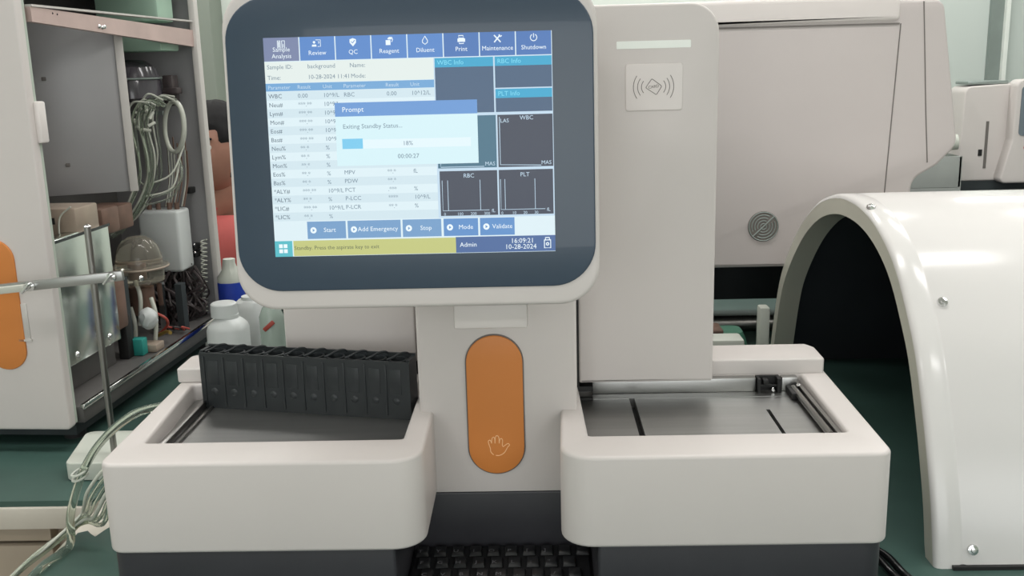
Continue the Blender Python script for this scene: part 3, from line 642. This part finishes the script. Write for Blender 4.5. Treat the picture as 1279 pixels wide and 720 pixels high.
# ------------------------------------------------------------------ clamp stand in front of it
CS = thing('clamp_stand', 'steel rod stand with a flat clamp bar in front of the opened analyzer', 'stand', (-.593, 1.28, .026))
T_ = lambda n, p, r, m=M['rod']: tube(n, p, r, m, CS, seg=14, sm=0)
T_('rod', [(0, 0, 0), (0, 0, .319)], .0045); bm = bmesh.new(); lathe(bm, [(0, .003), (.003, .002), (.005, 0), (0, 0)], 0, 0, .319); obj('rod_tip', bm, M['chrome'], CS)
bm = bmesh.new(); B(bm, -.16, .045, -.013, -.006, -.0065, .0065, .001, mtx=Matrix.Translation((0, 0, .250)) @ Matrix.Rotation(math.radians(-5.2), 4, 'Y')); obj('clamp_bar', bm, M['steel'], CS)
bm = bmesh.new(); B(bm, -.16, -.085, -.022, -.013, -.005, .004, .001, mtx=Matrix.Translation((0, 0, .250)) @ Matrix.Rotation(math.radians(-5.2), 4, 'Y')); obj('clamp_jaw', bm, M['milky'], CS)
for x, z in ((-.0785, .243), (.031, .253), (-.135, .236)):
    g = -.013
    bm = bmesh.new(); lathe(bm, [(0, .010), (.003, .010), (.003, .005), (.0062, .004), (.0065, 0), (0, 0)], seg=16, mtx=Matrix.Translation((x, g, z)) @ Matrix.Rotation(PI/2, 4, 'X'))
    s = obj('thumb_screw', bm, M['chrome'], CS)
    bm = bmesh.new(); B(bm, x-.0015, x+.0015, g-.017, g-.009, z-.009, z+.009, .001, mtx=Matrix.Translation((x, 0, z)) @ Matrix.Rotation(.7, 4, 'Y') @ Matrix.Translation((-x, 0, -z))); obj('wing', bm, M['chrome'], s)
WB = tag(plate('white_block', rnd([(-.648, 1.247), (-.50, 1.247), (-.50, 1.37), (-.672, 1.37)], .012), .0005, .026, M['foam'], bev=.002), 'low white block on the bench under the rod stand', 'block')
# ------------------------------------------------------------------ clear tubing hanging at the left of the machine
TB = thing('tubing_bundle', 'clear plastic tubing arching down beside the left tray, tied together', 'tubing', (-.45, 1.05, 0))
def rel(pts): return [(x+.45, y-1.05, z) for x, y, z in pts]
tube('tube', rel([(-.425, 1.17, .150), (-.43, 1.08, .166), (-.459, 1.05, .165), (-.498, 1.05, .135), (-.526, 1.05, .096), (-.546, 1.05, .046), (-.553, 1.05, .004), (-.560, 1.0, .006), (-.585, .95, -.02)]), .0048, M['clear'], TB, seg=10)
for i in range(6):
    tube('tube', rel([(-.43, 1.08, .145-.010*i), (-.452, 1.05, .136-.010*i), (-.480, 1.02, .118-.009*i), (-.512+.003*i, 1.03, .083-.0075*i), (-.535+.003*i, 1.06, .048-.0045*i), (-.557+.001*i, 1.09, .022-.0015*i), (-.574, 1.04+.003*i, .009), (-.589, .99, .0), (-.622, .92, -.04)]), .0021+.0006*(i % 2), M['clear'] if i % 3 else M['milky'], TB, seg=8)
for i in range(2):
    tube('tube', rel([(-.43, 1.1, .078-.006*i), (-.47, 1.08, .066-.006*i), (-.50, 1.06, .048-.005*i), (-.53, 1.085, .024-.002*i), (-.556, 1.09, .013), (-.573, 1.04, .005), (-.588, .985, -.002), (-.622, .91, -.045)]), .0022, M['clear'], TB, seg=8)
for dz in (0, .006):
    bm = bmesh.new(); T(bm, [(-.079+.0085*math.cos(a), -.001+.008*math.sin(a), .091+dz+.003*math.sin(a+1)) for a in [2*PI*k/24 for k in range(24)]], .0014, 6, closed=True); obj('cable_tie', bm, M['foam'], TB)

# ------------------------------------------------------------------ bottles behind the left tray
JG = thing('wide_bottle', 'milky white wide bottle with screw cap behind the tube rack', 'bottle', (-.523, 1.6, 0))
bm = bmesh.new()
def slab_lathe(bm, prof, sx=1, sy=1, p=3.0, n=36):
    rings = []
    for r, z in prof:
        if r == 0: rings.append([bm.verts.new((0, 0, z))]); continue
        ring = []
        for k in range(n):
            a = 2*PI*k/n; c, s = math.cos(a), math.sin(a)
            pp = p if r > .022 else 2
            q = (abs(c)**pp+abs(s)**pp)**(-1/pp); kx = sx if r > .022 else 1; ky = sy if r > .022 else 1
            ring.append(bm.verts.new((r*q*c*kx, r*q*s*ky, z)))
        rings.append(ring)
    for A_, C_ in zip(rings, rings[1:]):
        for k in range(n):
            q = [A_[k % len(A_)], A_[(k+1) % len(A_)], C_[(k+1) % len(C_)], C_[k % len(C_)]]
            q = [v for i, v in enumerate(q) if v not in q[:i]]; 
            if len(q) > 2: bm.faces.new(q)
slab_lathe(bm, [(0, 0), (.03, 0), (.0335, .004), (.0335, .118), (.031, .126), (.024, .133), (.0195, .137), (.0195, .143), (0, .143)], 1.0, .9); obj('bottle_body', bm, M['milkb'], JG)
bm = bmesh.new(); lathe(bm, [(0, .163), (.019, .163), (.0215, .161), (.022, .143), (.022, .140), (0, .140)], 0-.004, 0, 0, 36); obj('screw_cap', bm, M['milkb'], JG)
JG2 = thing('tall_bottle', 'frosted white square bottle just right of the wide capped bottle', 'bottle', (-.517, 1.72, 0))
bm = bmesh.new(); slab_lathe(bm, [(0, 0), (.028, 0), (.03, .003), (.03, .125), (.026, .137), (.0215, .14), (.0, .14)], .95, .9, 5); obj('bottle_body', bm, M['milkb'], JG2)
bm = bmesh.new(); lathe(bm, [(0, .139), (.016, .139), (.016, .146), (0, .146)]); obj('screw_cap', bm, M['milkb'], JG2)
JG3 = thing('small_clear_bottle', 'small clear bottle with a red mark beside the left tower', 'bottle', (-.434, 1.55, 0))
bm = bmesh.new(); lathe(bm, [(0, 0), (.019, 0), (.02, .003), (.02, .150), (.014, .165), (.011, .168), (.011, .18), (0, .18)], seg=28); obj('bottle_body', bm, mat('clear_bottle', (190, 205, 195), .2, trans=.35), JG3)
bm = bmesh.new(); B(bm, -.011, .011, -.0212, -.0192, -.0035, .0035, .001, mtx=Matrix.Translation((0, 0, .139)) @ Matrix.Rotation(-.7, 4, 'Y')); obj('red_mark', bm, M['red'], JG3)
CL = thing('folded_cloth', 'crumpled dark green cloth with white bands beside the left tower', 'cloth', (-.44, 1.75, 0))
bm = bmesh.new(); N = 16
g = [[bm.verts.new((-.045+.09*i/N, .02*math.sin(i*1.3+j*.7)+.012*math.sin(j*1.9), .165*j/N+.004*math.sin(i*2))) for j in range(N+1)] for i in range(N+1)]
for i in range(N):
    for j in range(N): bm.faces.new((g[i][j], g[i+1][j], g[i+1][j+1], g[i][j+1]))
bmesh.ops.solidify(bm, geom=bm.faces[:], thickness=.006)
obj('cloth_fold', bm, M['darkg'], CL)
for z in (.05, .095, .125): tube('white_band', [(-.045, -.03, z), (-.015, -.034, z+.012), (.015, -.028, z+.016), (.045, -.03, z+.02)], .0028, M['foam'], CL)
BB = thing('blue_bottle', 'blue bottle with crumpled white top beside the left edge of the monitor', 'bottle', (-.607, 1.9, 0))
bm = bmesh.new(); lathe(bm, [(0, 0), (.024, 0), (.026, .003), (.026, .135), (0, .135)], seg=30); obj('bottle_body', bm, M['blue'], BB)
bm = bmesh.new(); lathe(bm, [(.025, .1352), (.024, .145), (.016, .158), (.012, .17), (.012, .18), (0, .182)], seg=24)
for v in bm.verts: v.co += Vector((random.uniform(-.0015, .0015), random.uniform(-.0015, .0015), 0))
obj('bottle_top', bm, M['foam'], BB)
# ------------------------------------------------------------------ unit with the round grille behind the right tower
GU = thing('grille_unit', 'large cream instrument with a round grille standing behind the card reader tower', 'instrument', (0, 1.8, 0))
def k5(p): return [(x*1.5, .54+(z-.54)*1.5) for x, z in p]
body = rnd(k5([(.13, .288), (.447, .288), (.450, .392), (.478, .408), (.501, .432), (.474, .600), (.13, .600)]), [.01, .004, .03, .015, .03, .02, .02], 8)
ub = plate('unit_body', body, 0, .36, M['shell_b'], GU, plane='XZ', bev=.006)
plate('top_cap', rnd(k5([(.13, .5745), (.4245, .5765), (.4245, .606), (.13, .604)]), [.001, .009, .018, .001]), -.004, .34, SH, GU, plane='XZ', bev=.008, seg=4)  # lighter plastic than the body paints in light on the upward-facing edge
for p in ([(.4255, .574), (.4145, .29)], [(.4505, .598), (.4545, .55), (.461, .47), (.4665, .412)]):
    bm = bmesh.new(); T(bm, [(x, 0, z) for x, z in k5(p)], .0011, 6); obj('seam', bm, M['seam'], ub)
bm = bmesh.new(); B(bm, .2, .636, -.0012, .003, .589, .592); obj('seam', bm, M['seam'], ub)
box('foot_block', .2, .29, .02, .34, 0, .17, M['cab'], GU, bev=.004); box('foot_block', .57, .66, .02, .34, 0, .17, M['cab'], GU, bev=.004)
box('back_panel', .29, .57, .30, .33, .03, .17, M['cab'], GU)
gx, gz = k5([(.274, .339)])[0]
RX = Matrix.Translation((gx, 0, gz)) @ Matrix.Rotation(PI/2, 4, 'X') @ Matrix.Scale(1.5, 4)
bm = bmesh.new(); lathe(bm, [(0, .0012), (.0175, .0012), (.0187, .0006), (.0187, -.001), (0, -.001)], seg=40, mtx=RX); g = obj('round_grille', bm, M['ink'], ub)
for k, r in enumerate((.0175, .014, .0105, .007, .0035)):
    a0, a1 = (0, 2*PI) if k == 0 else (math.radians(60), math.radians(205))
    for s in (0, PI):
        if k == 0 and s: break
        n = 24; bm = bmesh.new(); T(bm, [RX @ Vector((r*math.cos(a0+s+(a1-a0)*i/n), r*math.sin(a0+s+(a1-a0)*i/n), .0016)) for i in range(n+1)], .0009, 6)
        obj('grille_ring', bm, M['alu'], g)
bm = bmesh.new(); T(bm, [RX @ Vector((-.0125, -.012, .0016)), RX @ Vector((.0125, .012, .0016))], .0013, 6); obj('grille_bar', bm, M['alu'], g)
# ------------------------------------------------------------------ things seen under the upper body
GB = thing('green_tray_box', 'green plastic box with a sloping lid behind the right tray', 'box', (.300, 1.6, 0))
bm = bmesh.new(); slab_lathe(bm, [(0, 0), (.042, 0), (.045, .01), (.045, .075), (.041, .090), (.036, .1), (0, .102)], .95, .7, 5); obj('box_body', bm, M['greenc'], GB)
bm = bmesh.new(); B(bm, -.032, .0, -.031, .02, .1, .107, .003); obj('box_tab', bm, M['brown'], GB)
WP = tag(box('white_post_block', .350, .366, 1.535, 1.56, .0005, .152, M['foam'], bev=.003), 'upright white block between the green box and the arched cover', 'block')
CT = tag(box('small_carton', .212, .29, 1.36, 1.40, .0005, .150, M['foam'], bev=.004), 'small white carton behind the raised rim of the right tray', 'carton')
PP = thing('steel_pipe', 'dull grey pipe lying across the bench behind the green box', 'pipe', (.35, 1.95, .016))
bm = bmesh.new(); T(bm, [(-.055, 0, 0), (.12, 0, 0)], .016, 18); obj('pipe_body', bm, M['rod'], PP)
# black cables
for k, (l) in enumerate(('black cable on the bench nearest the right tray corner', 'outer black cable on the bench beside the right tray')):
    x = .358+.012*k
    tag(tube('black_cable', [(.335+.01*k, 1.12, .006+.006*k), (x-.012, 1.03, .008), (x, .99, .010), (x+.004, .955, .010), (x+.014, .925, .006), (x+.022, .86, .006), (x+.018, .7, .006)], .0045, M['cable'], seg=12), l, 'cable')

# ------------------------------------------------------------------ distant analyzer and its clutter
DA = thing('distant_analyzer', 'distant white analyzer with a grey screen on the back bench at right', 'analyzer', (1.7, 4.0, 0))
plate('side_body', rnd([(-.022, .035), (.2, .035), (.2, .415), (-.015, .405)], [.01, .005, .005, .03]), .0, .15, M['shell'], DA, plane='XZ', bev=.006)
plate('screen_housing', rnd([(.115, .03), (.5, .03), (.5, .43), (.155, .43), (.155, .20)], [.02, .02, .03, .03, .03]), -.06, .02, M['shell'], DA, plane='XZ', bev=.008)
plate('screen', rect(.175, .45, .215, .405, .015), -.063, -.059, M['dgrey'], DA, plane='XZ')
box('door_slot', .075, .086, -.002, .001, .085, .27, M['seam'], DA); box('catch', .052, .066, -.004, .001, .135, .16, M['slot'], DA)
box('top_lid', .0, .16, .02, .14, .412, .425, M['alu'], DA, bev=.004); box('red_dot', .2, .24, -.0615, -.0595, .165, .172, M['reddot'], DA)
box('plinth', -.02, .48, .0, .42, .0, .035, M['cab'], DA)
GT = thing('clear_drawer', 'clear plastic drawer with bottles left of the distant analyzer', 'tray', (1.52, 3.85, 0))
bm = bmesh.new(); B(bm, -.09, .11, 0, .01, .03, .15, .003); B(bm, -.09, -.08, 0, .3, .03, .15); B(bm, .1, .11, 0, .3, .03, .15); B(bm, -.09, .11, 0, .3, .0, .03); obj('drawer_body', bm, mat('clear_grey', (180, 184, 180), .2, trans=.3), GT)
for k, x in enumerate((-.05, 0, .05)):
    bm = bmesh.new(); lathe(bm, [(0, .03), (.022, .03), (.022, .15+.02*k), (.01, .17+.02*k), (.01, .2+.02*k), (0, .2+.02*k)], x, .15, 0, 20); obj('clear_vial', bm, M['clear'], GT)
tube('white_roll', [(-.02, .08, .19), (.11, .06, .20)], .03, M['foam'], GT, seg=20, sm=0)

# ------------------------------------------------------------------ seated person behind
ST = thing('stool', 'low round stool under the seated person', 'stool', (-.9, 2.72, FZ))
bm = bmesh.new(); lathe(bm, [(0, .31), (.15, .31), (.165, .295), (.165, .27), (0, .27)]); obj('seat', bm, M['cab'], ST)
for a in (.78, 2.36, 3.93, 5.5): tube('leg', [(.1*math.cos(a), .1*math.sin(a), .27), (.17*math.cos(a), .17*math.sin(a), 0)], .012, M['rod'], ST, sm=0, seg=10)
PX, PY = -.9, 2.68
def skinned(name, verts, edges, radii, m, parent, sub=2, extra=None):
    me = bpy.data.meshes.new(name); me.from_pydata(verts, edges, []); o = bpy.data.objects.new(name, me); COL.objects.link(o)
    md = o.modifiers.new('s', 'SKIN'); md.use_smooth_shade = True
    for i, r in enumerate(radii): me.skin_vertices[0].data[i].radius = (r if isinstance(r, tuple) else (r, r))
    me.skin_vertices[0].data[0].use_root = True
    s = o.modifiers.new('u', 'SUBSURF'); s.levels = sub; s.render_levels = sub
    dg = bpy.context.evaluated_depsgraph_get(); dg.update(); m2 = bpy.data.meshes.new_from_object(o.evaluated_get(dg)); bpy.data.objects.remove(o)
    return m2
PR = thing('person', 'seated person with short black hair and coral red shirt behind the monitor', 'person', (PX, PY, FZ+.36))
# z below is measured from the stool seat; total sitting height .86
hd = (0.062, -.06, .735)
V = [(0, 0, .09), (0, .0, .25), (0, -.01, .40), (0, -.02, .49), (.01, -.025, .535)]
Rr = [(.15, .115), (.135, .10), (.15, .105), (.12, .07), (.07, .055)]
E_ = [(i, i+1) for i in range(4)]
def add(pts, rad, root):
    p = root
    for q, r in zip(pts, rad): V.append(q); Rr.append(r); E_.append((p, len(V)-1)); p = len(V)-1
    return p
for s in (-1, 1):
    add([(s*.165, -.015, .485), (s*.22, -.06, .36), (s*.235, -.13, .24), (s*.19, -.26, .20), (s*.14, -.36, .19)], [.055, .046, .04, .034, .024], 3)
    add([(s*.09, -.06, .07), (s*.11, -.25, .075), (s*.12, -.42, .07), (s*.12, -.44, -.12), (s*.12, -.43, -.29)], [.09, .075, .058, .052, .038], 0)
body = skinned('body', V, E_, Rr, None, None)
bm = bmesh.new(); bm.from_mesh(body)
# head: shaped ellipsoid with face relief
def head(bm):
    hb = bmesh.new(); bmesh.ops.create_uvsphere(hb, u_segments=48, v_segments=36, radius=1)
    for v in hb.verts:
        x, y, z = v.co; fx = .074*(1-.16*max(0, -z)); X, Y, Z = x*fx, y*.095, z*.118
        if y < 0:
            nose = math.exp(-((x/.17)**2))*math.exp(-(((z+.08)/.22)**2)); Y -= .020*nose*(1 if z < .15 else .6)
            for s in (-1, 1): Y += .011*math.exp(-(((x-s*.40)/.17)**2)-(((z-.08)/.11)**2))
            Y -= .006*math.exp(-((x/.3)**2)-(((z+.47)/.07)**2)); Y -= .008*math.exp(-((x/.3)**2)-(((z+.82)/.15)**2)); Y -= .005*math.exp(-(((z-.25)/.09)**2))*math.exp(-(x/.6)**2)
        v.co = (X, Y, Z)
    for s in (-1, 1):
        r = bmesh.ops.create_uvsphere(hb, u_segments=14, v_segments=10, radius=1)
        for v in r['verts']: v.co = Vector((s*.073+v.co.x*.009, .008+v.co.y*.018, -.002+v.co.z*.032))
    Rz = Matrix.Translation(hd) @ Matrix.Rotation(math.radians(-22), 4, 'Z') @ Matrix.Rotation(math.radians(3), 4, 'X')
    for v in hb.verts: v.co = Rz @ v.co
    m2 = bpy.data.meshes.new('h'); hb.to_mesh(m2); hb.free(); bm.from_mesh(m2); return Rz
Rz = head(bm)
T(bm, crom([(.0, -.012, .47), (.012, -.015, .54), (.04, -.035, .60), (hd[0]-.002, hd[1]+.02, .70)], 5), [.075-.018*min(1, i/6) for i in range(16)], 20)
# hands: palm and five bent fingers resting on the thighs
for s in (-1, 1):
    wr = Vector((s*.14, -.36, .185)); pc = wr+Vector((0, -.05, -.01))
    r = bmesh.ops.create_uvsphere(bm, u_segments=16, v_segments=12, radius=1)
    for v in r['verts']: v.co = pc+Vector((v.co.x*.036, v.co.y*.05, v.co.z*.015))
    for k, ln in enumerate((.062, .072, .068, .052)):
        x = pc.x+(-.027+k*.018)*s; y0 = pc.y-.035
        T(bm, crom([(x, y0, pc.z), (x*1.0, y0-ln*.45, pc.z+.002), (x, y0-ln*.8, pc.z-.012), (x, y0-ln, pc.z-.026)], 4), [.0085-.0025*i/12 for i in range(13)], 8)
    T(bm, crom([(pc.x-s*.026, pc.y+.02, pc.z), (pc.x-s*.048, pc.y-.005, pc.z-.003), (pc.x-s*.054, pc.y-.035, pc.z-.012)], 4), [.0105-.003*i/8 for i in range(9)], 8)
obj('body', bm, M['skin'], PR, ang=180)
# clothing
Vs = V[:5]; rs = [(a+.02, b+.022) for a, b in Rr[:4]]+[(.10, .082)]; Es = E_[:4]
Vs = V[:4]+[(.006, -.022, .545)]; Es = [(0, 1), (1, 2), (2, 3), (3, 4)]
for s in (-1, 1):
    p = 3
    for q, r in (((s*.165, -.015, .495), .068), ((s*.22, -.06, .36), .06), ((s*.228, -.09, .30), .058)):
        Vs.append(q); rs.append(r); Es.append((p, len(Vs)-1)); p = len(Vs)-1
finish('shirt', skinned('shirt', Vs, Es, rs, None, None), M['shirt'], PR, ang=180)
tube('collar', [(.014+.066*math.cos(a), -.018+.064*math.sin(a), .588+.012*math.sin(a)) for a in [2*PI*k/28 for k in range(28)]], .014, M['shirt'], PR, seg=10, sm=0, closed=True)
Vt = [(0, 0, .10)]; rt_ = [(.163, .128)]; Et = []
for s in (-1, 1):
    p = 0
    for q, r in (((s*.09, -.06, .08), .10), ((s*.11, -.25, .08), .086), ((s*.12, -.42, .075), .07), ((s*.12, -.44, -.12), .064), ((s*.12, -.43, -.27), .056)):
        Vt.append(q); rt_.append(r); Et.append((p, len(Vt)-1)); p = len(Vt)-1
finish('trousers', skinned('trousers', Vt, Et, rt_, None, None), M['jeans'], PR, ang=180)
for s in (-1, 1):
    bm = bmesh.new(); slab = bmesh.ops.create_uvsphere(bm, u_segments=20, v_segments=12, radius=1)
    for v in slab['verts']: v.co = Vector((s*.12+v.co.x*.045, -.485+v.co.y*.125, max(-.358, -.33+v.co.z*.05*(1.2 if v.co.y > 0 else .8))))
    obj('shoe', bm, M['shoe'], PR)
# hair cap, fringe and sideburns
bm = bmesh.new(); bmesh.ops.create_uvsphere(bm, u_segments=48, v_segments=30, radius=1)
for v in list(bm.verts):
    x, y, z = v.co
    line = .46 if y < -.25 else (.12 if y < .2 else -.12)
    if abs(x) > .72 and -.25 > y > -.6: line = .18
    k = 1.045+.02*math.sin(x*23)*math.cos(y*19)
    if z < line: v.co = Vector((x*.070, y*.090, z*.112))
    else: v.co = Vector((x*.076*k, y*.099*k, z*.118*k))
for v in bm.verts: v.co = Rz @ v.co
obj('hair', bm, M['hair'], PR, ang=180)
for s in (-1, 1):
    bm = bmesh.new(); bmesh.ops.create_uvsphere(bm, u_segments=16, v_segments=12, radius=.011)
    for v in bm.verts: v.co = Rz @ (v.co+Vector((s*.0295, -.0715, .009)))
    e = obj('eye', bm, M['eye'], PR)
    bm = bmesh.new(); bmesh.ops.create_uvsphere(bm, u_segments=12, v_segments=8, radius=.0055)
    for v in bm.verts: v.co = Rz @ (v.co+Vector((s*.0295, -.0785, .009)))
    obj('iris', bm, M['iris'], e)
    bm = bmesh.new(); T(bm, crom([(s*.012, -.094, .030), (s*.028, -.090, .036), (s*.046, -.077, .030)], 4), .0032, 6)
    for v in bm.verts: v.co = Rz @ v.co
    obj('eyebrow', bm, M['hair'], PR)
bm = bmesh.new(); T(bm, crom([(-.022, -.0865, -.055), (0, -.0945, -.054), (.022, -.0865, -.055)], 4), [.002, .003, .004, .0045, .0045, .0045, .004, .003, .002], 8)
for v in bm.verts: v.co = Rz @ v.co
obj('lips', bm, M['lip'], PR)
